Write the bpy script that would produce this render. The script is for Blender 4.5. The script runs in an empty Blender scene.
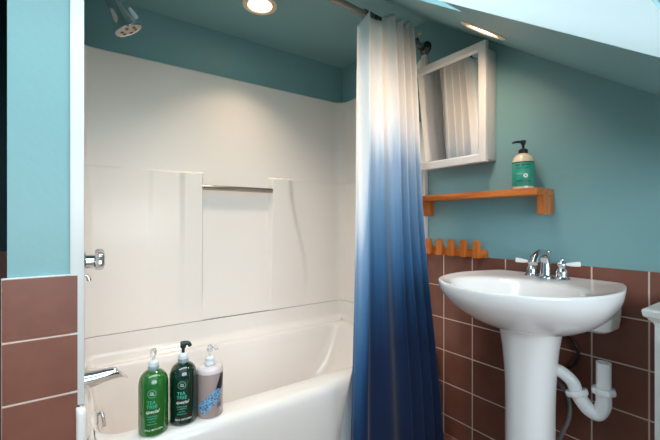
import bpy, bmesh, math, random
from mathutils import Vector, Matrix
random.seed(4)
H = 1.08                      # eye height; heights below are given relative to it
sc = bpy.context.scene
C = sc.collection
PI = math.pi
def sm(t):
    t = max(0.0, min(1.0, t)); return t*t*(3-2*t)
def lerp(a, b, t): return a+(b-a)*t

# ------------------------------------------------------------ materials
def mat(name, col, rough=.5, metal=0, coat=0, spec=.5, trans=0, emis=None, estr=0, bump=None, var=None, sss=0, ior=None):
    m = bpy.data.materials.new(name); m.use_nodes = True
    nt = m.node_tree; b = nt.nodes['Principled BSDF']
    b.inputs['Base Color'].default_value = (*col, 1); b.inputs['Roughness'].default_value = rough
    b.inputs['Metallic'].default_value = metal; b.inputs['Coat Weight'].default_value = coat
    b.inputs['Coat Roughness'].default_value = .08
    b.inputs['Specular IOR Level'].default_value = spec
    b.inputs['Transmission Weight'].default_value = trans
    if ior: b.inputs['IOR'].default_value = ior
    if sss:
        b.inputs['Subsurface Weight'].default_value = sss; b.inputs['Subsurface Scale'].default_value = .01
    if emis:
        b.inputs['Emission Color'].default_value = (*emis, 1); b.inputs['Emission Strength'].default_value = estr
    tc = nt.nodes.new('ShaderNodeTexCoord')
    if var:                                      # (scale, other colour, stretch)
        n = nt.nodes.new('ShaderNodeTexNoise'); n.inputs['Scale'].default_value = var[0]; n.inputs['Detail'].default_value = 5
        mp = nt.nodes.new('ShaderNodeMapping'); mp.inputs['Scale'].default_value = var[2]
        nt.links.new(tc.outputs['Object'], mp.inputs['Vector']); nt.links.new(mp.outputs[0], n.inputs['Vector'])
        r = nt.nodes.new('ShaderNodeValToRGB'); r.color_ramp.elements[0].position = .35; r.color_ramp.elements[1].position = .68
        r.color_ramp.elements[0].color = (*col, 1); r.color_ramp.elements[1].color = (*var[1], 1)
        nt.links.new(n.outputs['Fac'], r.inputs['Fac']); nt.links.new(r.outputs[0], b.inputs['Base Color'])
    if bump:
        n = nt.nodes.new('ShaderNodeTexNoise'); n.inputs['Scale'].default_value = bump[0]; n.inputs['Detail'].default_value = 3
        nt.links.new(tc.outputs['Object'], n.inputs['Vector'])
        bp = nt.nodes.new('ShaderNodeBump'); bp.inputs['Strength'].default_value = bump[1]; bp.inputs['Distance'].default_value = .004
        nt.links.new(n.outputs['Fac'], bp.inputs['Height']); nt.links.new(bp.outputs[0], b.inputs['Normal'])
    return m
def srgb(r, g, b):
    f = lambda c: ((c/255+.055)/1.055)**2.4 if c > 10 else c/255/12.92
    return (f(r), f(g), f(b))
TEAL = mat('teal_paint', srgb(124, 166, 170), .42, bump=(55, .12))
WHITE = mat('white_trim_paint', srgb(217, 217, 216), .35)
WALLW = mat('cream_wall_paint', srgb(225, 222, 215), .6)
ACRYL = mat('glossy_white_acrylic', srgb(239, 232, 226), .26, coat=.1, spec=.35)
TUBM = mat('white_tub_enamel', srgb(236, 230, 225), .16, coat=.3)
PORC = mat('white_porcelain', srgb(244, 243, 244), .09, coat=.35)
CHROME = mat('polished_chrome', (.62, .64, .66), .07, 1)
NICKEL = mat('brushed_nickel', (.46, .41, .37), .25, 1)
DARKM = mat('dark_bronze_metal', (.10, .10, .11), .3, 1)
TILE = mat('brown_quarry_tile', srgb(130, 80, 65), .42, var=(9, srgb(119, 72, 58), (1, 1, 1)), bump=(30, .1))
GROUT = mat('pale_tile_grout', srgb(222, 200, 186), .85)
WOOD = mat('orange_stained_wood', srgb(214, 122, 48), .35, var=(6, srgb(184, 94, 32), (14, 1.2, 10)), coat=.3)
WOOD2 = mat('orange_stained_wood_upright', srgb(214, 122, 48), .35, var=(6, srgb(184, 94, 32), (10, 10, 1.5)), coat=.3)
PLAST = mat('white_pvc', srgb(232, 233, 235), .3)
MIRROR = mat('mirror_silver', (.86, .88, .87), .01, 1)
BLACKP = mat('black_plastic', (.012, .012, .014), .3)
BLACKH = mat('black_rubber_hose', (.01, .01, .012), .45)
GREYH = mat('grey_braided_hose', (.28, .28, .29), .4, .4)
WHITEP = mat('white_pump_plastic', srgb(225, 230, 232), .3)
CLEARP = mat('clear_pump_plastic', (.95, .95, .95), .12, trans=.8, ior=1.3)
GREYP = mat('grey_translucent_collar', srgb(140, 155, 165), .3)
GREEN = mat('green_bottle_plastic', srgb(28, 98, 32), .16, coat=1)
DGREEN = mat('dark_green_bottle_plastic', srgb(8, 42, 30), .12, coat=1)
DGREENP = mat('dark_green_pump_plastic', srgb(14, 40, 34), .3)
MAUVE = mat('mauve_liquid_bottle', srgb(168, 148, 144), .2, coat=1)
MINT = mat('mint_print', srgb(60, 178, 150), .5)
PRINTW = mat('white_print', srgb(225, 235, 230), .5)
PRINTK = mat('dark_print', srgb(22, 34, 44), .5)
SOAPB = mat('pale_soap_bottle', srgb(225, 208, 180), .2, coat=.8)
SOAPL = mat('sea_green_label', srgb(42, 150, 128), .45, var=(60, srgb(60, 165, 142), (1, 1, 1)))
PAT = None
SHADEW = mat('shaded_teal_paint', srgb(20, 60, 68), .6)  # teal darkened so the gap looks unlit; the shade is in the colour
LAMP = mat('warm_lamp_lens', (1, .9, .75), .4, emis=(1, .80, .56), estr=9)
CREAMT = mat('cream_lamp_trim', srgb(236, 214, 190), .4)

def label_pattern():
    m = bpy.data.materials.new('blue_lace_label'); m.use_nodes = True; nt = m.node_tree; b = nt.nodes['Principled BSDF']
    tc = nt.nodes.new('ShaderNodeTexCoord'); v = nt.nodes.new('ShaderNodeTexVoronoi'); v.inputs['Scale'].default_value = 170
    r = nt.nodes.new('ShaderNodeValToRGB'); r.color_ramp.elements[0].position = .3; r.color_ramp.elements[1].position = .55
    r.color_ramp.elements[0].color = (*srgb(18, 62, 118), 1); r.color_ramp.elements[1].color = (*srgb(110, 178, 220), 1)
    nt.links.new(tc.outputs['Object'], v.inputs['Vector']); nt.links.new(v.outputs['Distance'], r.inputs['Fac'])
    nt.links.new(r.outputs[0], b.inputs['Base Color']); b.inputs['Roughness'].default_value = .4
    return m
PAT = label_pattern()

def curtain_mat():
    m = bpy.data.materials.new('ombre_dyed_cloth'); m.use_nodes = True; nt = m.node_tree; b = nt.nodes['Principled BSDF']
    uv = nt.nodes.new('ShaderNodeUVMap'); sep = nt.nodes.new('ShaderNodeSeparateXYZ'); nt.links.new(uv.outputs[0], sep.inputs[0])
    n = nt.nodes.new('ShaderNodeTexNoise'); n.inputs['Scale'].default_value = 9; n.inputs['Detail'].default_value = 4
    mp = nt.nodes.new('ShaderNodeMapping'); mp.inputs['Scale'].default_value = (2.2, .35, 1)
    nt.links.new(uv.outputs[0], mp.inputs[0]); nt.links.new(mp.outputs[0], n.inputs['Vector'])
    a = nt.nodes.new('ShaderNodeMath'); a.operation = 'MULTIPLY_ADD'; a.inputs[1].default_value = .15
    nt.links.new(n.outputs['Fac'], a.inputs[0]); nt.links.new(sep.outputs['Y'], a.inputs[2])
    h = nt.nodes.new('ShaderNodeMapRange'); h.interpolation_type = 'SMOOTHSTEP'       # shifts the ombre paler along the leading edge
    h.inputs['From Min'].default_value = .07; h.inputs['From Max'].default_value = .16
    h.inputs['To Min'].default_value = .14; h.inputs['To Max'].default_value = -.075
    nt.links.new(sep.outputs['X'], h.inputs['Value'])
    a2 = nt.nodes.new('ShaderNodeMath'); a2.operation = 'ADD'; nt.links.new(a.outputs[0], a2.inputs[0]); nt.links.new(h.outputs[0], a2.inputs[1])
    r = nt.nodes.new('ShaderNodeValToRGB'); e = r.color_ramp.elements
    stops = [(.0, (9, 26, 54)), (.27, (12, 33, 67)), (.345, (22, 57, 94)), (.44, (50, 92, 134)), (.556, (94, 131, 166)), (.65, (138, 162, 190)), (.69, (184, 197, 213)), (.73, (212, 215, 222)), (.79, (220, 219, 218)), (1, (222, 219, 217))]
    e[0].position, e[0].color = stops[0][0], (*srgb(*stops[0][1]), 1); e[1].position, e[1].color = 1, (*srgb(*stops[-1][1]), 1)
    for p, c in stops[1:-1]:
        k = e.new(p); k.color = (*srgb(*c), 1)
    nt.links.new(a2.outputs[0], r.inputs['Fac'])
    nt.links.new(r.outputs[0], b.inputs['Base Color']); b.inputs['Roughness'].default_value = .85; b.inputs['Specular IOR Level'].default_value = .2
    b.inputs['Sheen Weight'].default_value = .15
    w = nt.nodes.new('ShaderNodeTexNoise'); w.inputs['Scale'].default_value = 6; w.inputs['Detail'].default_value = 6; w.inputs['Distortion'].default_value = .8
    mp2 = nt.nodes.new('ShaderNodeMapping'); mp2.inputs['Scale'].default_value = (1.5, 5, 1); nt.links.new(uv.outputs[0], mp2.inputs[0]); nt.links.new(mp2.outputs[0], w.inputs['Vector'])
    bp = nt.nodes.new('ShaderNodeBump'); bp.inputs['Strength'].default_value = .25; bp.inputs['Distance'].default_value = .006
    nt.links.new(w.outputs['Fac'], bp.inputs['Height']); nt.links.new(bp.outputs[0], b.inputs['Normal'])
    return m
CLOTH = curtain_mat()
LINER = mat('white_liner_cloth', srgb(232, 233, 238), .6, bump=(14, .3))

# ------------------------------------------------------------ mesh helpers
KEEP = [False]
def obj(name, bm, m, parent=None, smooth=40, kind=None, loc=None, mats=None):
    me = bpy.data.meshes.new(name); bmesh.ops.recalc_face_normals(bm, faces=bm.faces[:]) if not KEEP[0] else None; KEEP[0] = False
    bm.to_mesh(me); bm.free()
    for x in (mats or [m]): me.materials.append(x)
    if smooth:
        for p in me.polygons: p.use_smooth = True
        me.set_sharp_from_angle(angle=math.radians(smooth))
    o = bpy.data.objects.new(name, me); C.objects.link(o)
    if parent:
        o.parent = parent
        o.matrix_parent_inverse = Matrix.Translation(-parent.location) if not parent.parent and parent.type == 'EMPTY' else Matrix.Identity(4)
    if kind: o['kind'] = kind
    return o
def tag(o, label, cat, group=None):
    o['label'] = label; o['category'] = cat
    if group: o['group'] = group
    return o
def thing(name, label, cat, loc, group=None):
    o = bpy.data.objects.new(name, None); o.empty_display_size = .05; o.location = loc; C.objects.link(o)
    return tag(o, label, cat, group)
def box(bm, x0, x1, y0, y1, z0, z1, bev=0, seg=2, mi=0):
    vs = [bm.verts.new((x, y, z)) for x in (x0, x1) for y in (y0, y1) for z in (z0, z1)]
    q = [(0, 1, 3, 2), (4, 6, 7, 5), (0, 4, 5, 1), (2, 3, 7, 6), (0, 2, 6, 4), (1, 5, 7, 3)]
    fs = [bm.faces.new([vs[i] for i in f]) for f in q]
    for f in fs: f.material_index = mi
    if bev:
        es = list({e for f in fs for e in f.edges})
        r = bmesh.ops.bevel(bm, geom=es, offset=bev, segments=seg, affect='EDGES', profile=.5)
        for f in r['faces']: f.material_index = mi
def boxo(name, d, m, parent=None, bev=.002, **k):
    bm = bmesh.new(); box(bm, *d, bev=bev); return obj(name, bm, m, parent, **k)
def loft(bm, rings, cap0=True, cap1=True, closed=True):
    vr = [[bm.verts.new(p) for p in r] for r in rings]; n = len(vr[0])
    for a, b in zip(vr, vr[1:]):
        for i in range(n if closed else n-1):
            j = (i+1) % n; bm.faces.new((a[i], a[j], b[j], b[i]))
    if cap0: bm.faces.new(vr[0])
    if cap1: bm.faces.new(vr[-1])
    return vr
def lathe(bm, prof, c=(0, 0, 0), axis=(0, 0, 1), n=32, cap=True):
    ax = Vector(axis).normalized(); q = Vector((0, 0, 1)).rotation_difference(ax); c = Vector(c)
    loft(bm, [[c+q @ Vector((max(r, 1e-5)*math.cos(2*PI*i/n), max(r, 1e-5)*math.sin(2*PI*i/n), h)) for i in range(n)] for r, h in prof], cap, cap)
def catmull(P, per=8, closed=False):
    P = [Vector(p) for p in P]; out = []; n = len(P)
    for i in range(n if closed else n-1):
        g = (lambda k: P[k % n]) if closed else (lambda k: P[max(0, min(n-1, k))])
        a, b, c, d = g(i-1), g(i), g(i+1), g(i+2)
        for k in range(per):
            t = k/per; out.append(.5*((2*b)+(c-a)*t+(2*a-5*b+4*c-d)*t*t+(3*b-a-3*c+d)*t**3))
    if not closed: out.append(P[-1])
    return out
def tube(bm, P, r, n=16, per=8, smooth=True, cap=True):
    pts = catmull(P, per) if smooth else [Vector(p) for p in P]
    N = len(pts); rr = r if callable(r) else (lambda t: r)
    T = [(pts[min(i+1, N-1)]-pts[max(i-1, 0)]).normalized() for i in range(N)]
    up = Vector((0, 0, 1)) if abs(T[0].z) < .9 else Vector((1, 0, 0)); u = T[0].cross(up).normalized(); rings = []
    for i in range(N):
        u = (u-T[i]*u.dot(T[i])).normalized(); v = T[i].cross(u); R = rr(i/(N-1))
        rings.append([pts[i]+(u*math.cos(2*PI*k/n)+v*math.sin(2*PI*k/n))*R for k in range(n)])
    loft(bm, rings, cap, cap)
def sphere(bm, c, r, sx=1, sy=1, sz=1):
    bmesh.ops.create_uvsphere(bm, u_segments=20, v_segments=12, radius=r, matrix=Matrix.Translation(c) @ Matrix.Diagonal((sx, sy, sz, 1)))
def Z(z): return H+z
def S(o): o['kind'] = 'structure'; return o

# ------------------------------------------------------------ room shell
XR = 1.548; YB = 2.06; YP = 1.258; ZC = Z(1.07); XL = -1.3; YF = -1.4
SL = .703
def slope(y): return Z(1.07+SL*(y-1.31))
# floor of brown tiles
bm = bmesh.new(); box(bm, XL-.1, XR+.1, YF-.1, YB+.1, -.1, -.004)
fl = S(obj('floor', bm, GROUT))
bm = bmesh.new()
for i in range(-9, 11):
    for j in range(-9, 8):
        x0, y0 = XR-.162*(i+9)-.162+.002, 1.196-.162*(j+1)+.002
        x1, y1 = x0+.158, y0+.158
        if x0 < XL: x0 = XL
        if y0 < YF: y0 = YF
        if x1 > x0+.01 and y1 > y0+.01 and y1 < 1.25: box(bm, x0, x1, y0, y1, -.004, 0)
obj('floor_tile', bm, TILE, fl, smooth=0)
S(boxo('wall_right', (XR, XR+.1, YF, YB+.1, 0, Z(1.2)), TEAL, bev=0, smooth=0))
S(boxo('wall_back', (-.9, XR+.1, YB, YB+.1, 0, Z(1.2)), TEAL, bev=0, smooth=0))
S(boxo('wall_partition', (-.138, .018, YP, YB, 0, ZC), TEAL, bev=0, smooth=0))
S(boxo('wall_left', (XL-.1, XL, YF, 1.22, 0, Z(1.2)), TEAL, bev=0, smooth=0))
S(boxo('wall_alcove', (-.9, -.27, 1.2, YB, 0, ZC), SHADEW, bev=0, smooth=0))  # unseen wall set close to keep the gap dark
S(boxo('wall_alcove_left', (XL-.1, -.9, 1.22, 1.32, 0, ZC), TEAL, bev=0, smooth=0))
# closing panel in the dark gap beside the partition, tiled below
ap = boxo('wall_alcove_back', (-.27, -.138, 1.95, 2.0, 0, ZC), SHADEW, bev=0, smooth=0); S(ap)
boxo('tile_panel', (-.268, -.14, 1.94, 1.95, 0, Z(-.12)), TILE, ap, bev=0)
S(boxo('ceiling', (XL-.1, XR+.1, 1.31, YB+.1, ZC, ZC+.08), TEAL, bev=0, smooth=0))
# sloping ceiling with the L-shaped skylight opening
Y0 = .06
xs = [XL-.1, -.9, .822, .935, XR+.02]; ys = [Y0, .12, .66, 1.0, 1.31]
bm = bmesh.new(); g = {}
for x in xs:
    for y in ys: g[x, y] = bm.verts.new((x, y, slope(y)))
for i in range(4):
    for j in range(3+1):
        hole = (i == 1 and j in (1, 2)) or (i == 2 and j == 2)
        if not hole: bm.faces.new((g[xs[i], ys[j]], g[xs[i], ys[j+1]], g[xs[i+1], ys[j+1]], g[xs[i+1], ys[j]]))
bmesh.ops.recalc_face_normals(bm, faces=bm.faces[:])
if bm.faces[:][0].normal.z > 0: bmesh.ops.reverse_faces(bm, faces=bm.faces[:])
r = bmesh.ops.solidify(bm, geom=bm.faces[:], thickness=.15)
o = S(obj('ceiling', bm, TEAL, smooth=0)); print('slope zmax', max(v.co.z for v in o.data.vertices), min(v.co.z for v in o.data.vertices))
# high ceiling and drop behind the photographer, added so more daylight enters
S(boxo('ceiling', (XL-.1, XR+.1, YF-.1, Y0, ZC, ZC+.08), TEAL, bev=0, smooth=0))
S(boxo('wall_added_drop', (XL, XR, Y0-.02, Y0, slope(Y0)+.01, ZC), TEAL, bev=0, smooth=0))
# front wall with an unseen window added as extra light
wx0, wx1, wz0, wz1 = -1.0, 1.1, .75, 2.0
bm = bmesh.new()
box(bm, XL-.1, wx0, YF-.1, YF, 0, ZC); box(bm, wx1, XR+.1, YF-.1, YF, 0, ZC); box(bm, wx0, wx1, YF-.1, YF, 0, wz0); box(bm, wx0, wx1, YF-.1, YF, wz1, ZC)
S(obj('wall_front', bm, TEAL, smooth=0))
w2 = bpy.data.objects.new('window_added', None); w2.location = (0, YF, 1.4); C.objects.link(w2); S(w2)
bm = bmesh.new()
for d in ((wx0, wx0+.04, wz0, wz1), (wx1-.04, wx1, wz0, wz1), (wx0+.04, wx1-.04, wz0, wz0+.04), (wx0+.04, wx1-.04, wz1-.04, wz1), (.03, .07, wz0+.04, wz1-.04)):
    box(bm, d[0], d[1], YF-.06, YF-.02, d[2], d[3], .003)
obj('window_added_frame', bm, WHITE, w2)
# skylight: translucent panel over the lower part of the opening
def translucent():
    m = bpy.data.materials.new('translucent_skylight_panel'); m.use_nodes = True; nt = m.node_tree
    nt.nodes.remove(nt.nodes['Principled BSDF']); t = nt.nodes.new('ShaderNodeBsdfTranslucent'); t.inputs[0].default_value = (.27, .305, .315, 1)
    d = nt.nodes.new('ShaderNodeBsdfDiffuse'); d.inputs[0].default_value = (.55, .6, .62, 1); a = nt.nodes.new('ShaderNodeAddShader')
    nt.links.new(t.outputs[0], a.inputs[0]); nt.links.new(d.outputs[0], a.inputs[1]); nt.links.new(a.outputs[0], nt.nodes['Material Output'].inputs[0]); return m
w1 = bpy.data.objects.new('window_1', None); w1.location = (0, .4, slope(.4)); C.objects.link(w1); S(w1)
bm = bmesh.new(); d = .004
vs = [bm.verts.new((x, y, slope(y)-d)) for x, y in ((-.895, .122), (.821, .122), (.821, .657), (-.895, .655))]; bm.faces.new(vs); KEEP[0] = True
obj('skylight_shade', bm, translucent(), w1, smooth=0)
# trims
S(boxo('trim_1', (-.005, .0275, YP-.010, YP+.012, Z(-.515), ZC), WHITE, bev=.0015))
S(boxo('trim_2', (1.526, XR+.001, 1.303, 1.33, Z(-1.07), Z(.885)), WHITE, bev=.003))

# tiled wainscots: grout bed + bevelled tiles as one panel each
P = .162
def tiles_right():
    bm = bmesh.new(); box(bm, XR-.0072, XR, YF+.01, 1.303, 0, Z(-.1645), mi=0)
    zt = -.1635
    k = 0
    while True:
        z1 = Z(zt-P*k)-(.0022 if k else 0); z0 = Z(zt-P*(k+1))+.0022
        if z1 < .02: break
        z0 = max(z0, 0.012)
        for j in range(-1, 18):
            y0, y1 = 1.196-P*j+.0022, 1.196-P*(j-1)-.0022
            y1 = min(y1, 1.303); y0 = max(y0, YF+.01)
            if y1-y0 > .01: box(bm, XR-.0085, XR-.003, y0, y1, z0, z1, .0015, 1, mi=1)
        k += 1
    # cove row
    for j in range(-1, 18):
        y0, y1 = 1.196-P*j+.0015, min(1.196-P*(j-1)-.0015, 1.303)
        y0 = max(y0, YF+.01)
        if y1-y0 > .01:
            loft(bm, [[(XR-.004, y, .014), (XR-.010, y, .014), (XR-.018, y, .006), (XR-.03, y, .001), (XR-.004, y, .001)] for y in (y0, y1)])
    for f in bm.faces:
        if len(f.verts) == 5 or f.calc_center_median().z < .0139: f.material_index = 1
    o = obj('tile_panel', bm, None, bpy.data.objects['wall_right'], mats=[GROUT, TILE], smooth=30)
tiles_right()
def tiles_left():
    bm = bmesh.new(); box(bm, -.148, .0115, YP-.0095, YP+.0, 0, Z(-.1505), mi=0)
    for k in range(6):
        z1 = Z(-.1505-P*k)-(.0022 if k else .0); z0 = max(Z(-.1505-P*(k+1))+.0022, .004)
        if z1 > .02: box(bm, -.147, .0125, YP-.011, YP-.005, z0, z1, .0015, 1, mi=1)
    box(bm, -.149, .0125, YP-.0105, YP-.0, Z(-.1505), Z(-.1465), .001, 1, mi=2)
    obj('tile_panel', bm, None, bpy.data.objects['wall_partition'], mats=[GROUT, TILE, WHITE], smooth=30)
tiles_left()

# ------------------------------------------------------------ tub surround (relief panel in a U)
SX0, SX1, SYB, SR = .021, 1.530, 2.045, .06
def upath(yl, yr, zfun=None):
    pts = []
    n = 26
    for i in range(n): pts.append((SX0, lerp(yl, SYB-SR, i/n), 1, 0))
    for i in range(8):
        a = PI-i/8*PI/2; pts.append((SX0+SR+SR*math.cos(a), SYB-SR+SR*math.sin(a), -math.cos(a), -math.sin(a)))
    n = 190
    for i in range(n): pts.append((lerp(SX0+SR, SX1-SR, i/n), SYB, 0, -1))
    for i in range(8):
        a = PI/2-i/8*PI/2; pts.append((SX1-SR+SR*math.cos(a), SYB-SR+SR*math.sin(a), -math.cos(a), -math.sin(a)))
    n = 26
    for i in range(n+1): pts.append((SX1, lerp(SYB-SR, yr, i/n), -1, 0))
    return pts
def relief(x, y, z):
    st = sm((.268-z)/.014)
    base = .007
    if y > SYB-.001:
        nt = sm((x-.575)/.006)*(1-sm((x-.976)/.008))
        t = max(0, min(1, (.262-z)/.75))
        lx = .455; rx = lerp(1.115, 1.235, sm(t*1.15)); hgt = lerp(.030, .016, sm(t*1.1))
        col = ((.22*sm((x-.31)/.03)+.78*sm((x-.455)/.035))*(1-sm((x-.575)/.006)) + sm((x-.976)/.008)*(1-sm((x-rx+.03)/.06)))
        bot = sm((z+.525)/.2)
        return st*(base*(1-nt) + hgt*col*bot)
    return st*base
pts = upath(YP, 1.325)
zs = [-.5405]+[-.537+i*(.25+.536)/52 for i in range(53)]+[.25+i*.002 for i in range(1, 12)]+[.28, .35, .45, .6, .75, .80, .812, .818]
bm = bmesh.new(); grid = []
for z in zs:
    row = []
    for (x, y, nx, ny) in pts:
        f = relief(x, y, z); zz = z
        if z > .7:                                # the side panel rises to its front flange
            if x > 1.5: zz += .07*sm((1.42-y)/.10)*(z-.7)/.118
        if z == .818: f -= .006
        if z == -.5405: f -= .005
        row.append(bm.verts.new((x+nx*f, y+ny*f, Z(zz))))
    grid.append(row)
for a, b in zip(grid, grid[1:]):
    for i in range(len(a)-1): bm.faces.new((a[i], b[i], b[i+1], a[i+1]))
# top ledge going back to the wall
top = grid[-1]; back = [bm.verts.new((v.co.x-p[2]*.006, v.co.y-p[3]*.012, v.co.z)) for v, p in zip(top, pts)]
for i in range(len(top)-1): bm.faces.new((top[i], back[i], back[i+1], top[i+1]))
sr = thing('tub_surround', 'glossy white moulded wall surround rising above the bathtub', 'tub surround', (.78, 2.04, Z(-.53)))
obj('wall_panel', bm, ACRYL, sr, smooth=35)
bm = bmesh.new(); tube(bm, [(.571, 2.017, Z(.185)), (.986, 2.017, Z(.185))], .0145, smooth=False)
obj('towel_bar', bm, NICKEL, sr)['label'] = 'brushed metal towel bar across the niche'

# ------------------------------------------------------------ bathtub
def rrect(x0, x1, y0, y1, r, z, n=10, m=24):
    out = []
    def arc(cx, cy, a0):
        for i in range(n): a = a0+i/n*PI/2; out.append([cx+r*math.cos(a), cy+r*math.sin(a), z])
    def line(ax, ay, bx, by):
        for i in range(m): out.append([lerp(ax, bx, i/m), lerp(ay, by, i/m), z])
    arc(x0+r, y0+r, PI); line(x0+r, y0, x1-r, y0); arc(x1-r, y0+r, -PI/2); line(x1, y0+r, x1, y1-r)
    arc(x1-r, y1-r, 0); line(x1-r, y1, x0+r, y1); arc(x0+r, y1-r, PI/2); line(x0, y1-r, x0, y0+r)
    return out
RZ = -.665
TX0, TX1, TY0, TY1 = .024, 1.526, 1.222, 2.04
def outer(ins, z, r):
    R = rrect(TX0+ins, TX1-ins*.3, TY0+ins, TY1, r, Z(z), m=60)
    for p in R:
        if p[1] < TY0+ins+.003 and z < -.62: p[1] += .014*sm((p[0]-.872)/.016)
        elif p[1] < TY0+ins+.003: p[1] += .006*sm((p[0]-.872)/.03)
    return [Vector(p) for p in R]
def inner(a, b, c, d, r, z): return [Vector(p) for p in rrect(a, b, c, d, r, Z(z), m=60)]
rings = [outer(.012, -1.079, .012), outer(.004, -1.03, .012), outer(0, -.74, .012), outer(.0, -.70, .015), outer(.004, RZ-.020, .02), outer(.012, RZ-.008, .022), outer(.024, RZ-.001, .022), outer(.034, RZ, .02),
         inner(.054, 1.455, 1.322, 1.985, .09, RZ), inner(.061, 1.45, 1.332, 1.978, .09, RZ-.004), inner(.066, 1.445, 1.341, 1.972, .09, RZ-.016), inner(.070, 1.43, 1.347, 1.967, .09, RZ-.05),
         inner(.088, 1.36, 1.365, 1.95, .10, RZ-.2), inner(.125, 1.27, 1.39, 1.925, .11, RZ-.32), inner(.17, 1.2, 1.43, 1.885, .11, RZ-.355), inner(.25, 1.1, 1.5, 1.8, .1, RZ-.362)]
bm = bmesh.new(); loft(bm, rings, False, True)
tb = thing('bathtub', 'long white alcove bathtub with three bottles standing on its front rim', 'bathtub', (.78, 1.63, 0))
obj('tub_shell', bm, TUBM, tb, smooth=50)
# upstand of the tub below the surround joint
pts2 = upath(YP, 1.325); bm = bmesh.new(); grid = []
for k in range(15):
    t = k/14; z = lerp(RZ-.001, -.541, t**1.4)
    row = []
    for (x, y, nx, ny) in pts2:
        f = (.034 if ny < -.5 else .012)*(1-sm(t**1.4/.30))+.014*(1-t**1.4)+.0045
        f *= 1 if ny < -.5 or y > 1.9 else sm((y-1.3)/.1)*.9+.1
        row.append(bm.verts.new((x+nx*f, y+ny*f, Z(z))))
    grid.append(row)
for a, b in zip(grid, grid[1:]):
    for i in range(len(a)-1): bm.faces.new((a[i], b[i], b[i+1], a[i+1]))
obj('wall_upstand', bm, TUBM, tb, smooth=50)
# rounded front post of the tub that meets the trim on the left
bm = bmesh.new(); loft(bm, [[Vector(p) for p in rrect(.008, .033-dx, 1.232+dx, 1.29, .009, Z(z), m=2, n=6)] for z, dx in ((-1.078, 0), (-.545, 0), (-.53, .001), (-.522, .006), (-.518, .012))])
obj('corner_flange', bm, TUBM, tb)
# overflow plate with its trip lever
ov = bmesh.new(); lathe(ov, [(.034, 0), (.034, .003), (.028, .008), (.012, .011), (0, .012)], (.071, 1.655, Z(-.745)), (1, 0, .15))
op = obj('overflow_plate', ov, CHROME, tb)
ov = bmesh.new(); tube(ov, [(.080, 1.655, Z(-.738)), (.092, 1.650, Z(-.728)), (.098, 1.64, Z(-.755)), (.100, 1.638, Z(-.778))], lambda t: .005+.002*t); obj('trip_lever', ov, CHROME, op)

# tub spout
bm = bmesh.new()
path = catmull([(.031, 1.65, Z(-.594)), (.07, 1.65, Z(-.595)), (.11, 1.65, Z(-.593)), (.148, 1.65, Z(-.597)), (.167, 1.65, Z(-.616))], 6)
rs = []
for i, p in enumerate(path):
    t = i/(len(path)-1); a = lerp(.032, .022, t); b = lerp(.034, .017, t)
    tilt = lerp(0, .9, sm((t-.6)/.4))
    rs.append([Vector((p.x - math.sin(k/20*2*PI)*b*math.sin(-tilt)*-1, p.y+a*math.cos(k/20*2*PI), p.z+b*math.sin(k/20*2*PI)*math.cos(tilt)+ .012*t)) for k in range(20)])
loft(bm, rs)
sp = thing('tub_spout', 'chrome tub spout on the end wall above the bathtub', 'tub spout', (.03, 1.65, Z(-.6)))
obj('spout_body', bm, CHROME, sp)
bm = bmesh.new(); lathe(bm, [(.038, 0), (.038, .003), (.031, .008)], (.029, 1.65, Z(-.6)), (1, 0, 0)); obj('wall_flange', bm, CHROME, sp)

# shower valve
sv = thing('shower_valve', 'round chrome shower valve knob on the end wall above the tub spout', 'shower valve', (.03, 1.65, Z(-.151)))
bm = bmesh.new(); lathe(bm, [(.062, 0), (.062, .003), (.052, .009), (.03, .012)], (.030, 1.65, Z(-.151)), (1, 0, 0), 40); obj('escutcheon', bm, CHROME, sv)
bm = bmesh.new(); lathe(bm, [(.026, .008), (.025, .036), (.020, .040), (.018, .044)], (.030, 1.65, Z(-.151)), (1, 0, 0)); obj('stem', bm, CHROME, sv)
bm = bmesh.new(); n = 48; rs = []
for r0, x in ((.020, .038), (.034, .040), (.038, .046), (.039, .056), (.038, .064), (.034, .069), (.012, .070)):
    rs.append([Vector((.030+x, 1.65+r0*(1+.09*(math.cos(5*2*PI*k/n) if r0 > .03 else 0))*math.cos(2*PI*k/n), Z(-.145)+r0*(1+.09*(math.cos(5*2*PI*k/n) if r0 > .03 else 0))*math.sin(2*PI*k/n))) for k in range(n)])
loft(bm, rs); obj('knob', bm, CHROME, sv)
bm = bmesh.new(); tube(bm, [(.032, 1.65, Z(-.20)), (.042, 1.65, Z(-.203)), (.050, 1.65, Z(-.212)), (.052, 1.65, Z(-.222))], lambda t: .004+.005*t); obj('lever', bm, CHROME, sv)

# shower head
sh = thing('wall_shower', 'chrome bell-shaped shower head on its arm near the ceiling', 'shower head', (.03, 1.65, Z(.97)))
ax = Vector((.50, .02, -.86)).normalized(); f0 = Vector((.182, 1.65, Z(.758)))
bm = bmesh.new()
prof = [(.012, -.165), (.016, -.16), (.017, -.15), (.022, -.135), (.026, -.11), (.029, -.075), (.033, -.045), (.040, -.018), (.051, -.006), (.054, -.001), (.052, .004), (.047, .002)]
lathe(bm, prof, f0, ax, 40, cap=False); hd = obj('spray_body', bm, CHROME, sh)
bm = bmesh.new(); lathe(bm, [(.0475, .0), (.0475, .0025), (0, .0045)], f0, ax, 40); fp = obj('face_plate', bm, mat('pale_grey_face_plate', srgb(190, 178, 162), .3), sh)
bm = bmesh.new(); q = Vector((0, 0, 1)).rotation_difference(ax)
for k in range(6): lathe(bm, [(.006, .003), (.0065, .0065), (.004, .007)], f0+q @ Vector((.028*math.cos(k*PI/3), .028*math.sin(k*PI/3), 0)), ax, 12)
nz = obj('nozzle', bm, mat('grey_nozzle_rubber', srgb(110, 92, 84), .5), fp)
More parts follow.
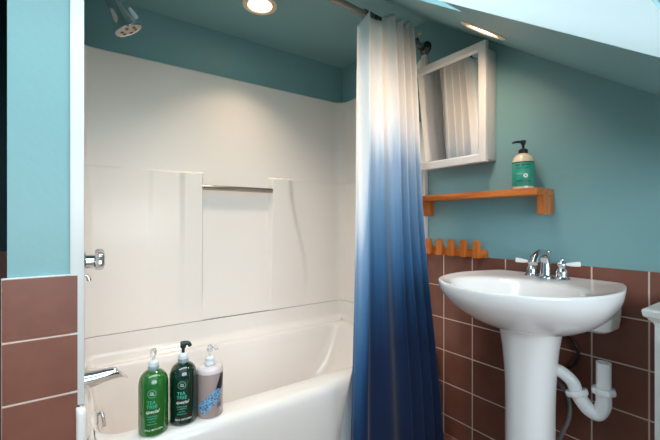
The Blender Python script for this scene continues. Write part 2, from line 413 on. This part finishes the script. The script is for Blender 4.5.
bm = bmesh.new(); k0 = f0+q @ Vector((.033, -.012, -.055)); lathe(bm, [(.006, -.016), (.008, -.004), (.0105, .018), (.008, .026)], f0-ax*.060+Vector((.042, -.004, .020)), (.62, 0, -.78), 16); obj('spray_lever', bm, WHITEP, sh)
bm = bmesh.new(); e0 = f0-ax*.16
tube(bm, [(.030, 1.65, Z(.985)), (.055, 1.65, Z(.98)), (e0.x-.012, e0.y, e0.z+.02), tuple(e0)], .0085); obj('shower_arm', bm, CHROME, sh)
bm = bmesh.new(); lathe(bm, [(.03, 0), (.028, .006), (.012, .012)], (.024, 1.65, Z(.985)), (1, 0, 0)); obj('wall_flange', bm, CHROME, sh)

# ------------------------------------------------------------ curtain rod, curtain, liner
ZR = Z(.925)
def rod(x): return 1.318-.075*math.sin(PI*max(0, min(1, (x-.03)/1.518)))
cr = thing('curtain_rod', 'slim curved metal shower curtain rod spanning the tub opening', 'curtain rod', (XR, 1.318, ZR))
bm = bmesh.new(); tube(bm, [(lerp(.036, XR-.002, i/30), rod(lerp(.036, XR-.002, i/30)), ZR) for i in range(31)], .0138, per=2); obj('rod', bm, NICKEL, cr)
bm = bmesh.new(); lathe(bm, [(.036, 0), (.036, .006), (.024, .016), (.018, .022), (.018, .045), (.0135, .05)], (XR, 1.318, ZR), (-1, 0, 0)); obj('flange', bm, DARKM, cr)
bm = bmesh.new(); lathe(bm, [(.036, 0), (.036, .006), (.024, .016), (.018, .022), (.018, .045)], (.030, rod(.03), ZR), (1, 0, 0)); obj('flange', bm, DARKM, cr)
bm = bmesh.new(); tube(bm, [(XR-.055, 1.312, ZR-.004), (XR-.075, 1.308, ZR+.008), (XR-.092, 1.305, ZR+.022)], .011); obj('locking_sleeve', bm, DARKM, cr)
ringm = None
for i, x in enumerate((1.075, 1.105, 1.135, 1.160, 1.195, 1.29, 1.335, 1.38)):
    if ringm is None:
        bm = bmesh.new(); tube(bm, [(0, .019*math.cos(a*PI/8), .019*math.sin(a*PI/8)-.002) for a in range(17)], .0028, n=8, per=2, cap=False)
        for s in (-.006, 0, .006): sphere(bm, (s, 0, .018), .006)
        ringm = obj('curtain_ring', bm, DARKM, None); r = ringm
    else:
        r = ringm.copy(); C.objects.link(r)
    r.parent = cr; r.location = (x-XR, rod(x)-1.318, 0); r.rotation_euler = (0, 0, .3*math.sin(i*2.1))
def curtain(topx, botx, ytop, ybot, folds, amp, topz, zb, ns=260, nz=110, uv=True, flare=None):
    bm = bmesh.new(); uvl = bm.loops.layers.uv.new('UVMap'); G = []
    for j in range(nz+1):
        v = j/nz; row = []
        for i in range(ns+1):
            s = i/ns; zt = topz(s); z = lerp(zt, zb, v); tt = (zt-z)/(.93+1.05)
            tt = max(0, min(1, (Z(.93)-z)/(Z(.93)-zb)))
            te = tt**1.15
            x0, x1 = lerp(topx[0], botx[0], te), lerp(topx[1], botx[1], te)
            if flare: x0 += flare(tt)
            x1 = lerp(topx[1], botx[1], sm((tt-.4)/.6)) if flare is None else x1
            x = lerp(x0, x1, s); yb = (rod(x)+ytop)
            y = lerp(yb, ybot, tt if flare is None else sm(tt*1.25)*.75+tt*.25)
            dy, dx = folds(s, tt); y += dy*amp; x += dx
            row.append(bm.verts.new((x, y, z)))
        G.append(row)
    for j in range(nz):
        for i in range(ns):
            f = bm.faces.new((G[j][i], G[j+1][i], G[j+1][i+1], G[j][i+1]))
            for l, (a, b) in zip(f.loops, ((i, j), (i, j+1), (i+1, j+1), (i+1, j))):
                l[uvl].uv = (a/ns, G[b][a].co.z/2.05)
    KEEP[0] = True
    return bm
def folds(s, t):
    w = [(.06, .035, 1.0), (.145, .05, -.9), (.24, .07, .75), (.37, .09, -.55), (.50, .07, .7), (.585, .035, -1.1), (.65, .035, 1.05), (.715, .035, -1.1), (.785, .035, 1.1), (.85, .032, -1.1), (.915, .03, 1.0), (.975, .03, -.8)]
    y = sum(h*math.exp(-((s-c-.012*math.sin(3*t+c*9))/k)**2) for c, k, h in w)
    d = sum(h*(s-c)/k*math.exp(-((s-c)/k)**2) for c, k, h in w)
    a = lerp(1.0, .75, t)
    y2 = y*a + .12*math.sin(s*17+t*5)+.10*math.sin(t*9+s*4)
    return y2, .006*d
def topz(s):
    z = .945
    if s < .18: z = lerp(.825, .908, sm(s/.18))
    elif s < .34: z = lerp(.908, .888, sm((s-.18)/.16))
    elif s < .52: z = lerp(.888, .945, sm((s-.34)/.18))
    z += .005*math.sin(s*60)*(s > .5)
    return Z(z)
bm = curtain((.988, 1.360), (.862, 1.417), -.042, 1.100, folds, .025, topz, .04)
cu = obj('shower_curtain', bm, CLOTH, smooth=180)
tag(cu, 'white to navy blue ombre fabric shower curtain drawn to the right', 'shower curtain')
md = cu.modifiers.new('thickness', 'SOLIDIFY'); md.thickness = .0014; md.offset = 0
def lfolds(s, t): return math.sin(s*30)*.6+.3*math.sin(s*11+t*4), 0
bm = curtain((1.045, 1.444), (.985, 1.38), .022, 1.188, lfolds, .006, lambda s: Z(.86), .05, ns=120, nz=90, flare=lambda t: -.11*sm((t-.62)/.34))
for v in bm.verts:
    if v.co.z > Z(-.1): pass
li = obj('curtain_liner', bm, LINER, smooth=180); tag(li, 'plain white liner cloth showing beside the left edge of the blue curtain', 'curtain liner')

# ------------------------------------------------------------ recessed ceiling lights
def downlight(loc, n, label, r=.083):
    t = thing('recessed_light', label, 'ceiling light', loc, 'recessed ceiling lights'); c = Vector(loc)
    bm = bmesh.new(); lathe(bm, [(r, -.0005), (r, .003), (r*.93, .006), (r*.74, .006), (r*.68, .0005)], c, n, 48, cap=False); obj('trim_ring', bm, CREAMT, t)
    bm = bmesh.new(); lathe(bm, [(r*.70, .0008), (r*.6, .0025), (0, .003)], c, n, 48); obj('lens', bm, LAMP, t)
downlight((.76, 1.69, ZC), (0, 0, -1), 'round warm recessed light in the flat ceiling above the bathtub')
sln = Vector((0, SL, -1)).normalized()
downlight((1.213, .770, slope(.770)), sln, 'round warm recessed light in the sloping ceiling near the mirror cabinet', .085)
def alight(name, loc, d, e, col, size, spread=PI, shape='DISK', sy=None):
    l = bpy.data.lights.new(name, 'AREA'); l.shape = shape; l.size = size; l.energy = e; l.color = col; l.spread = spread
    if sy: l.size_y = sy
    o = bpy.data.objects.new(name, l); o.location = loc; o.rotation_euler = Vector(d).to_track_quat('-Z', 'Y').to_euler(); C.objects.link(o); return o
alight('tub_lamp', (.76, 1.69, ZC-.008), (0, 0, -1), 2.7, (1, .79, .60), .09, 1.75)
alight('basin_lamp', Vector((1.213, .770, slope(.770)))+sln*.008, sln, 2.2, (1, .70, .48), .09, 2.8)

# ------------------------------------------------------------ mirror cabinet
mc = thing('medicine_cabinet', 'white framed mirror cabinet hung above the wooden shelf', 'mirror cabinet', (XR, 1.11, Z(.26)))
boxo('cabinet_body', (1.474, XR-.001, .918, 1.300, Z(.270), Z(.755)), WHITE, mc, bev=.003)
bm = bmesh.new(); dx0, dx1, a0, a1, b0, b1, w = 1.450, 1.472, .910, 1.346, Z(.258), Z(.783), .040
def frame_ring(y0, y1, z0, z1, x): return [Vector((x, y0, z0)), Vector((x, y1, z0)), Vector((x, y1, z1)), Vector((x, y0, z1))]
loft(bm, [frame_ring(a0, a1, b0, b1, dx1), frame_ring(a0, a1, b0, b1, dx0+.003), frame_ring(a0+.003, a1-.003, b0+.003, b1-.003, dx0),
          frame_ring(a0+w-.008, a1-w+.008, b0+w-.008, b1-w+.008, dx0), frame_ring(a0+w-.004, a1-w+.004, b0+w-.004, b1-w+.004, dx0+.004), frame_ring(a0+w, a1-w, b0+w, b1-w, dx0+.008), frame_ring(a0+w, a1-w, b0+w, b1-w, dx1)], True, False)
dr = obj('door_frame', bm, WHITE, mc, smooth=25)
bm = bmesh.new(); box(bm, dx0+.010, dx0+.014, a0+w-.003, a1-w+.003, b0+w-.003, b1-w+.003); obj('mirror', bm, MIRROR, mc, smooth=0)['label'] = 'silvered mirror glass'

# ------------------------------------------------------------ shelf, pegs, hook
shf = thing('wall_shelf', 'orange wooden wall shelf with square brackets under the mirror cabinet', 'shelf', (XR, 1.0, Z(.10)))
boxo('shelf_board', (1.414, XR-.001, .678, 1.31, Z(.101), Z(.127)), WOOD, shf, bev=.0015)
for y in (.678, 1.262):
    br = boxo('bracket', (1.462, XR-.001, y+.0005, y+.0245, Z(.028), Z(.1008)), WOOD2, shf, bev=.0015)
    bm = bmesh.new(); lathe(bm, [(.005, 0), (.005, .0012), (.003, .0022), (0, .0024)], (1.482, y+.0007, Z(.078)), (0, -1, 0), 16); obj('screw_head', bm, CHROME, br)
pr = thing('peg_rack', 'orange wooden rack of five square pegs on the wall over the basin edge', 'peg rack', (XR, 1.14, Z(-.167)))
boxo('backboard', (1.520, XR-.0005, .957, 1.30, Z(-.166), Z(-.129)), WOOD, pr, bev=.002)
peg = None
for k in range(5):
    y = lerp(1.272, .998, k/4)
    if peg is None:
        bm = bmesh.new()      # hooked block: stands proud, rises above the board
        prof = [(.0, .0), (-.032, .0), (-.032, .076), (-.020, .080), (-.009, .076), (-.007, .042), (.0, .042)]
        loft(bm, [[(1.5198-XR+p[0], yy, p[1]) for p in prof] for yy in (-.027, -.0005)])
        bmesh.ops.bevel(bm, geom=bm.edges[:], offset=.0015, segments=2, affect='EDGES')
        peg = obj('peg', bm, WOOD2); o = peg
    else: o = peg.copy(); C.objects.link(o)
    o.parent = pr; o.location = (0, y-1.14, 0.0015)
hk = thing('wall_hook', 'tiny brass screw hook high on the wall above the rod end', 'hook', (XR, 1.355, Z(1.02)))
bm = bmesh.new(); lathe(bm, [(.009, 0), (.008, .003), (.004, .005)], (XR, 1.355, Z(1.02)), (-1, 0, 0)); tube(bm, [(XR, 1.355, Z(1.02)), (XR-.016, 1.355, Z(1.02)), (XR-.024, 1.350, Z(1.012)), (XR-.022, 1.345, Z(1.0))], .003, n=8)
obj('hook', bm, mat('warm_brass', (.8, .5, .32), .3, .8), hk)

# ------------------------------------------------------------ lettering
def text_mesh(txt, size, align='CENTER', shear=0):
    cv = bpy.data.curves.new('t', 'FONT'); cv.body = txt; cv.size = size; cv.align_x = align; cv.align_y = 'CENTER'; cv.shear = shear; cv.resolution_u = 2; cv.offset = size*.012
    o = bpy.data.objects.new('t', cv); C.objects.link(o); dg = bpy.context.evaluated_depsgraph_get(); me = bpy.data.meshes.new_from_object(o.evaluated_get(dg))
    bpy.data.objects.remove(o); return me
def wrap(bm, R, c, phi, z):
    for v in bm.verts:
        a = phi+v.co.x/R; rr = R+.0004+v.co.z
        v.co = Vector((c[0]+rr*math.cos(a), c[1]+rr*math.sin(a), z+v.co.y))
def wtext(name, items, R, c, phi, m, parent):
    for it in items[1:]: wtext(name, [it], R, c, phi, m, parent)
    items = items[:1]
    bm = bmesh.new()
    for txt, size, dx, z, shear in items:
        me = text_mesh(txt, size, shear=shear); b2 = bmesh.new(); b2.from_mesh(me)
        for v in b2.verts: v.co.x += dx
        wrap(b2, R, c, phi, z); t = bpy.data.meshes.new('x'); b2.to_mesh(t); b2.free(); bm.from_mesh(t)
    KEEP[0] = True
    return obj(name, bm, m, parent, smooth=0)
def wshape(name, polys, R, c, phi, m, parent, lift=0.0):
    bm = bmesh.new()
    for poly, z in polys:
        vs = [bm.verts.new((x, y, lift)) for x, y in poly]; bm.faces.new(vs)
    bmesh.ops.triangulate(bm, faces=bm.faces[:]); bmesh.ops.subdivide_edges(bm, edges=bm.edges[:], cuts=5, use_grid_fill=True)
    wrap(bm, R, c, phi, polys[0][1]); return obj(name, bm, m, parent, smooth=0)
def annulus(r0, r1, n=28): return [([(r0*math.cos(2*PI*i/n), r0*math.sin(2*PI*i/n)), (r1*math.cos(2*PI*i/n), r1*math.sin(2*PI*i/n)), (r1*math.cos(2*PI*(i+1)/n), r1*math.sin(2*PI*(i+1)/n)), (r0*math.cos(2*PI*(i+1)/n), r0*math.sin(2*PI*(i+1)/n))], 0) for i in range(n)]

# ------------------------------------------------------------ bottles on the tub rim
def pump(t, c, z, colm, actm, nozm=None, direc=(1, 0), h=.05, s=1.0, spray=False, grey=True):
    bm = bmesh.new(); lathe(bm, [(.0155*s, z), (.0165*s, z+.002), (.0165*s, z+.010), (.015*s, z+.012)], (*c, 0), n=28); obj('neck_ring', bm, GREYP if grey else colm, t)
    bm = bmesh.new(); lathe(bm, [(.0145*s, z+.0105), (.0155*s, z+.013), (.0150*s, z+.024), (.010*s, z+.029), (.006*s, z+.031)], (*c, 0), n=28); obj('collar', bm, colm, t)
    d = Vector((*direc, 0)).normalized(); b = Vector((*c, z+.030))
    bm = bmesh.new(); lathe(bm, [(.005*s, 0), (.005*s, h*.35), (.009*s, h*.45), (.0095*s, h*.75), (.008*s, h*.85), (.004, h*.9)], b, n=20)
    tube(bm, [b+d*-.008+Vector((0, 0, h*.74)), b+d*.008+Vector((0, 0, h*.80)), b+d*.017*s+Vector((0, 0, h*.74)), b+d*.022*s+Vector((0, 0, h*.50))], lambda q: .0085*(1-q)+.006*q, n=12)
    obj('pump_head', bm, actm, t)
def bottle(x, y, R, hb, label, bodym, prof, phi, name='pump_bottle'):
    z0 = Z(RZ)+.0008
    t = thing(name, label, 'bottle', (x, y, z0), 'pump bottles on the tub rim')
    bm = bmesh.new(); lathe(bm, [(r*R, z0+h*hb) for r, h in prof], (x, y, 0), n=48); obj('bottle_body', bm, bodym, t, smooth=60)
    return t, z0
PR = [(.55, .0), (.92, .0), (.985, .012), (1, .04), (1, .72), (.985, .79), (.93, .855), (.82, .91), (.66, .95), (.48, .975), (.36, .985), (.33, 1.0)]
def teatree(x, y, body, colm, actm, label, h, dirn):
    R = .044; t, z0 = bottle(x, y, R, h, label, body, PR, 0)
    phi = math.atan2(-y, -x)-.10; c = (x, y)
    wshape('round_emblem', [(p[0], z0+.133) for p in annulus(.0110, .0125)], R, c, phi, MINT, t)
    wtext('emblem_text', [('TEA', .006, 0, z0+.136, 0), ('TREE', .006, 0, z0+.130, 0)], R, c, phi, PRINTW, t)
    wtext('mint_lettering', [('TEA', .0145, -.002, z0+.106, 0), ('TREE', .0145, .0, z0+.093, 0)], R, c, phi, MINT, t)
    wtext('white_lettering', [('special', .0145, .001, z0+.078, .3), ('PAUL MITCHELL', .0075, .006, z0+.022, 0)], R, c, phi, PRINTW, t)
    wtext('fine_print', [('invigorating', .0066, 0, z0+.064, 0), ('SHAMPOO', .006, 0, z0+.056, 0), ('tea tree', .006, 0, z0+.048, 0), ('peppermint', .006, 0, z0+.040, 0)], R, c, phi, MINT, t)
    pump(t, c, z0+h-.002, colm, actm, direc=dirn, h=.036 if colm is WHITEP and actm is CLEARP else .04)
teatree(.212, 1.284, GREEN, WHITEP, CLEARP, 'bright green pump bottle with clear nozzle, leftmost on the tub rim', .196, (-.3, -.9))
teatree(.305, 1.294, DGREEN, WHITEP, DGREENP, 'dark green pump bottle with dark nozzle, middle one on the tub rim', .196, (1, -.3))
PR3 = [(.6, .0), (.93, .0), (.985, .012), (1, .04), (1, .86), (.985, .905), (.93, .935), (.82, .953), (.5, .968), (.36, .975), (.33, 1.0)]
x, y, R = .392, 1.288, .044; h = .172
t, z0 = bottle(x, y, R, h, 'mauve pump bottle with blue diagonal lace label, rightmost on the tub rim', MAUVE, PR3, 0)
bm = bmesh.new(); lathe(bm, [(R*1.004, z0+h*.853), (R*.992, z0+h*.907), (R*.937, z0+h*.939), (R*.826, z0+h*.958), (R*.4, z0+h*.975)], (x, y, 0), n=48, cap=False); obj('foamy_shoulder', bm, mat('white_foam_shoulder', srgb(218, 206, 206), .25, coat=.8), t)
phi = math.atan2(-y, -x)
def rot(poly, a, dx=0, dy=0): return [(px*math.cos(a)-py*math.sin(a)+dx, px*math.sin(a)+py*math.cos(a)+dy) for px, py in poly]
rc = [(-.047, -.012), (-.043, -.0185), (.041, -.0185), (.045, -.012), (.045, .012), (.041, .0185), (-.043, .0185), (-.047, .012)]
wshape('lace_label', [(rot(rc, .72, .002, 0), z0+.058)], R, (x, y), phi, PAT, t)
wshape('dark_label', [(rot([(.0, -.013), (.050, -.013), (.050, .011), (.0, .011)], 1.15, .030, .013), z0+.082)], R, (x, y), phi, PRINTK, t)
wshape('corner_label', [([(-.009, -.008), (.010, -.008), (.010, .008), (-.009, .008)], z0+.04)], R, (x, y), phi+.75, mat('slate_print', srgb(96, 100, 120), .5), t)
wtext('lettering', [('HAND WASH', .0065, 0, z0+.019, 0)], R, (x, y), phi+.62, PRINTW, t) if False else None
pump(t, (x, y), z0+h-.004, WHITEP, CLEARP, direc=(1, -.2), h=.038, grey=False)

# ------------------------------------------------------------ soap bottle on shelf
x, y, z0, R = 1.466, .757, Z(.127)+.0006, .0395
t = thing('soap_bottle', 'round green-labelled soap bottle with black pump on the wooden shelf', 'soap bottle', (x, y, z0))
bm = bmesh.new(); lathe(bm, [(.9*R, z0), (.98*R, z0+.002), (R, z0+.008), (R, z0+.104), (.97*R, z0+.116), (.86*R, z0+.127), (.66*R, z0+.135), (.45*R, z0+.139), (.42*R, z0+.143)], (x, y, 0), n=48); obj('bottle_body', bm, SOAPB, t)
bm = bmesh.new(); lathe(bm, [(R+.0006, z0+.010), (R+.0009, z0+.0105), (R+.0009, z0+.104), (R+.0006, z0+.1045)], (x, y, 0), n=48, cap=False); lb = obj('label', bm, SOAPL, t)
phi = math.atan2(-y, -x)
bm = bmesh.new(); lathe(bm, [(R+.0007, z0+.102), (R+.0012, z0+.1025), (R+.0012, z0+.1055), (R+.0007, z0+.106)], (x, y, 0), n=48, cap=False); obj('label_border', bm, PRINTK, lb)
wtext('dark_lettering', [("MRS. MEYER'S", .0092, 0, z0+.092, 0), ('CLEAN DAY', .0085, 0, z0+.080, 0), ('HAND SOAP', .0098, .001, z0+.030, 0)], R+.001, (x, y), phi, PRINTK, lb)
wtext('pale_lettering', [('basil', .014, -.012, z0+.06, .2)], R+.001, (x, y), phi, mat('pale_mint_print', srgb(130, 200, 180), .5), lb)
wshape('round_badge', [([(.0085*math.cos(2*PI*i/20), .0085*math.sin(2*PI*i/20)) for i in range(20)], z0+.051)], R+.0012, (x, y), phi+.22, PRINTW, lb)
wshape('badge_mark', [([(.003*math.cos(2*PI*i/8), .003*math.sin(2*PI*i/8)) for i in range(8)], z0+.051)], R+.0016, (x, y), phi+.22, mat('dull_red_print', srgb(170, 110, 110), .5), lb)
bm = bmesh.new(); lathe(bm, [(.0165, z0+.139), (.0175, z0+.141), (.0175, z0+.156), (.012, z0+.160), (.006, z0+.163)], (x, y, 0), n=28); obj('collar', bm, BLACKP, t)
bm = bmesh.new(); lathe(bm, [(.005, z0+.160), (.005, z0+.176), (.009, z0+.180), (.0105, z0+.192), (.009, z0+.194)], (x, y, 0), n=20)
tube(bm, [(x, y, z0+.188), (x-.014, y+.012, z0+.189), (x-.026, y+.023, z0+.187), (x-.030, y+.027, z0+.182)], lambda q: .006-.0025*q, n=10); obj('pump_head', bm, BLACKP, t)

# ------------------------------------------------------------ pedestal sink
CY = .668
ctl = [(1.000, 0), (1.012, .075), (1.050, .155), (1.12, .225), (1.22, .265), (1.33, .275), (1.43, .255), (1.50, .232), (1.532, .205), (1.5375, .10)]
ctl = [(a, b) for a, b in ctl]+[(1.5375, 0)]+[(a, -b) for a, b in reversed(ctl[1:])]
out = catmull([(a, b, 0) for a, b in ctl], 6, closed=True)
def ring(z, sx, sy, cx, xmax=1.5385): return [Vector((min(xmax, cx+(p.x-1.29)*sx), CY+p.y*sy, Z(z))) for p in out]
ea, eb, ec = .168, .212, 1.215
def ell(z, s, cx=ec, a=ea, b=eb):
    R = []
    for p in out:
        th = math.atan2(p.y/b, (p.x-1.25)/a*.95); 
        sc_ = abs(math.cos(th)); 
        R.append(Vector((cx+a*s*math.cos(th), CY+b*s*math.sin(th), Z(z))))
    return R
def mix(A, B, t, z): return [Vector((lerp(a.x, b.x, t), lerp(a.y, b.y, t), Z(z))) for a, b in zip(A, B)]
top = ring(-.21, .955, .955, 1.29)
E1 = ell(-.21, 1.0)
rings = [ring(-.380, .36, .36, 1.350), ring(-.374, .46, .46, 1.350), ring(-.358, .61, .61, 1.343), ring(-.332, .755, .755, 1.332), ring(-.299, .87, .87, 1.315), ring(-.265, .955, .955, 1.30), ring(-.240, .987, .987, 1.291),
         ring(-.220, .999, .999, 1.29), ring(-.2135, 1, 1, 1.29), ring(-.2100, .995, .995, 1.29), ring(-.2085, .985, .985, 1.29), top,
         mix(top, E1, .35, -.214), mix(top, E1, .75, -.216), mix(top, E1, .93, -.218), ell(-.223, .985), ell(-.235, .955), ell(-.26, .90), ell(-.30, .78), ell(-.33, .6), ell(-.345, .35), ell(-.348, .09)]
sk = thing('pedestal_sink', 'white porcelain pedestal sink against the brown tiled wall', 'sink', (1.35, CY, 0))
bm = bmesh.new(); loft(bm, rings); bs = obj('basin', bm, PORC, sk, smooth=60)
bm = bmesh.new(); loft(bm, [[Vector(p) for p in rrect(1.40+i, 1.537, CY-.219+i, CY+.219-i, .03, Z(z), n=6, m=6)] for z, i in ((-.235, 0), (-.33, .003), (-.360, .008), (-.370, .02), (-.373, .04))]); obj('back_apron', bm, PORC, sk)
bm = bmesh.new()
def oval(z, rx, ry, cx=1.342, n=48):
    rx *= .94; ry *= .94
    return [Vector((cx+rx*math.copysign(abs(math.cos(2*PI*i/n))**.86, math.cos(2*PI*i/n)), CY+ry*math.copysign(abs(math.sin(2*PI*i/n))**.86, math.sin(2*PI*i/n)), Z(z))) for i in range(n)]
def catp(L, n=6): return catmull(L, n)
PP = catp([(-.350, .120, .108), (-.375, .112, .104), (-.41, .103, .098), (-.47, .094, .090), (-.57, .087, .083), (-.70, .085, .080), (-.85, .087, .082), (-.97, .10, .092), (-1.03, .118, .106), (-1.055, .126, .113), (-1.0795, .127, .114)])
loft(bm, [oval(*p) for p in PP]); obj('pedestal', bm, PORC, sk, smooth=50)
bm = bmesh.new(); lathe(bm, [(.022, 0), (.022, .002), (.014, .004), (0, .003)], (ec, CY, Z(-.347)), n=24); obj('drain', bm, CHROME, sk)

# faucet
zf = Z(-.213); FX = 1.468; FY = .672
fa = thing('sink_faucet', 'chrome sink faucet with white porcelain lever handles on the basin deck', 'faucet', (FX, FY, zf))
bm = bmesh.new()
path = [(FX, FY, zf+.001), (FX, FY, zf+.035), (FX-.002, FY, zf+.066), (FX-.018, FY, zf+.089), (FX-.048, FY, zf+.095), (FX-.078, FY, zf+.082), (FX-.094, FY, zf+.060)]
tube(bm, path, lambda q: .0205-.005*min(1, q*2.2)-.0035*max(0, q-.5), n=20, per=8)
lathe(bm, [(.026, 0), (.026, .004), (.021, .010), (.018, .016)], (FX, FY, zf), n=28); obj('spout', bm, CHROME, fa)
bm = bmesh.new(); lathe(bm, [(.003, 0), (.003, .085), (.0035, .086), (.008, .092), (.0085, .099), (.004, .105), (0, .106)], (FX+.022, FY, zf), n=16); obj('lift_rod', bm, CHROME, fa)
for s, ang in ((1, (-.42, .90)), (-1, (.20, -.95))):
    hy = FY+s*.054
    e = bmesh.new(); lathe(e, [(.025, 0), (.026, .003), (.021, .009), (.019, .016), (.0205, .024), (.018, .033), (.012, .042), (.0125, .046), (.016, .052), (.015, .060), (.009, .067), (.007, .071), (.0075, .076), (.003, .080), (0, .0805)], (FX+.004, hy, zf), n=28)
    hb = obj('handle_base', e, CHROME, fa)
    d = Vector((*ang, 0)).normalized(); b = Vector((FX+.004, hy, zf+.056))
    e = bmesh.new(); tube(e, [b+d*.008, b+d*.018+Vector((0, 0, .001)), b+d*.03+Vector((0, 0, .002)), b+d*.048+Vector((0, 0, .004)), b+d*.058+Vector((0, 0, .005))], lambda q: .0045+.0048*sm(q*1.25)-.003*sm((q-.92)/.08), n=14)
    obj('lever', e, PORC, hb)['label'] = 'white porcelain lever'

# ------------------------------------------------------------ plumbing under the sink
tr = thing('drain_trap', 'white plastic drain trap with open upright end behind the sink pedestal', 'drain pipe', (1.40, .54, Z(-.6)))
bm = bmesh.new(); tube(bm, [(1.384, .64, Z(-.518)), (1.384, .61, Z(-.517)), (1.386, .588, Z(-.519)), (1.391, .566, Z(-.532)), (1.397, .550, Z(-.553)), (1.400, .543, Z(-.585))], .0205, n=24); obj('outlet_elbow', bm, PLAST, tr)
bm = bmesh.new(); tube(bm, [(1.400, .540, Z(-.580)), (1.404, .528, Z(-.603)), (1.410, .510, Z(-.626)), (1.416, .490, Z(-.634)), (1.4215, .480, Z(-.622)), (1.424, .473, Z(-.598)), (1.424, .473, Z(-.560))], .0225, n=24); obj('bend', bm, PLAST, tr)
bm = bmesh.new(); lathe(bm, [(.0165, -.08), (.0165, .0), (.021, .0), (.021, -.105), (.0165, -.105)], (1.424, .473, Z(-.461)), n=32, cap=False); obj('upright_pipe', bm, PLAST, tr)
def nut(c, axis):
    bm = bmesh.new(); n = 48; q = Vector((0, 0, 1)).rotation_difference(Vector(axis).normalized()); rs = []
    for r0, h in ((.022, -.010), (.031, -.010), (.033, -.007), (.033, .004), (.029, .009), (.022, .009)):
        rs.append([Vector(c)+q @ Vector((r0*(1+.05*math.cos(8*2*PI*k/n))*math.cos(2*PI*k/n), r0*(1+.05*math.cos(8*2*PI*k/n))*math.sin(2*PI*k/n), h)) for k in range(n)])
    loft(bm, rs); obj('slip_nut', bm, PLAST, tr)
nut((1.400, .541, Z(-.580)), (.0, -.35, -1)); nut((1.424, .473, Z(-.553)), (0, 0, 1))
bm = bmesh.new(); tube(bm, [(1.50, .70, Z(-.36)), (1.505, .655, Z(-.410)), (1.51, .617, Z(-.425)), (1.51, .593, Z(-.446)), (1.51, .580, Z(-.476)), (1.51, .587, Z(-.514)), (1.51, .613, Z(-.545)), (1.50, .66, Z(-.556)), (1.49, .72, Z(-.54))], .0055, n=12)
tag(obj('supply_hose', bm, BLACKH), 'thin black hose looping behind the sink pedestal', 'hose')
bm = bmesh.new(); tube(bm, [(1.46, .70, Z(-.575)), (1.468, .655, Z(-.590)), (1.47, .624, Z(-.600)), (1.47, .604, Z(-.62)), (1.47, .591, Z(-.658)), (1.47, .594, Z(-.71)), (1.47, .614, Z(-.77)), (1.475, .64, Z(-.84)), (1.49, .67, Z(-.93)), (1.525, .68, Z(-.98)), (1.539, .68, Z(-.985))], .0075, n=12)
tag(obj('supply_hose', bm, GREYH), 'grey supply hose curving down below the white drain trap', 'hose')

# ------------------------------------------------------------ white vanity cabinet at the right edge
vc = thing('white_cabinet', 'white painted cabinet with moulded top at the right edge', 'cabinet', (1.40, .08, 0))
x0, x1, y0, y1 = 1.247, XR-.010, -.22, .329
bm = bmesh.new()
loft(bm, [[Vector((lerp(x0, x0, 0)+i, y1-i, Z(z))), Vector((x1, y1-i, Z(z))), Vector((x1, y0+i, Z(z))), Vector((x0+i, y0+i, Z(z)))] for z, i in ((-.275, .0215), (-.268, .020), (-.262, .013), (-.256, .009), (-.254, .004), (-.250, .002), (-.238, .0), (-.234, .002), (-.2325, .005))])
obj('moulded_top', bm, WHITE, vc, smooth=25)
boxo('cabinet_body', (x0+.022, x1, y0+.022, y1-.022, .0005, Z(-.2745)), WHITE, vc, bev=.002)
d = boxo('door', (x0+.006, x0+.0215, y0+.045, y1-.045, .09, Z(-.31)), WHITE, vc, bev=.003)
bm = bmesh.new(); lathe(bm, [(.005, 0), (.005, .012), (.012, .018), (.012, .024), (0, .028)], (x0+.006, y0+.08, Z(-.5)), (-1, 0, 0), 20); obj('knob', bm, CHROME, d)

# ------------------------------------------------------------ light
w = bpy.data.worlds.new('sky'); sc.world = w; w.use_nodes = True
bg = w.node_tree.nodes['Background']; bg.inputs[0].default_value = (.86, .95, 1, 1); bg.inputs[1].default_value = 6.4
def portal(loc, d, sx, sy):
    o = alight('daylight_portal', loc, d, 1, (1, 1, 1), sx, shape='RECTANGLE', sy=sy); o.data.cycles.is_portal = True; return o
p1 = portal((.05, YF-.11, 1.375), (0, 1, 0), 2.1, 1.25)
sc.view_settings.view_transform = 'Standard'; sc.view_settings.look = 'None'; sc.view_settings.gamma = 1; sc.view_settings.exposure = .1
sc.view_settings.use_curve_mapping = False
sc.cycles.use_denoising = True; sc.cycles.max_bounces = 10; sc.cycles.diffuse_bounces = 6; sc.cycles.sample_clamp_indirect = 6

cam = bpy.data.cameras.new('camera'); cam.lens = 368/660*36; cam.sensor_width = 36; cam.shift_y = 1.5/660; cam.clip_start = .01
co = bpy.data.objects.new('camera', cam); co.location = (0, 0, H); co.rotation_euler = (PI/2, 0, math.radians(-35)); C.objects.link(co); sc.camera = co
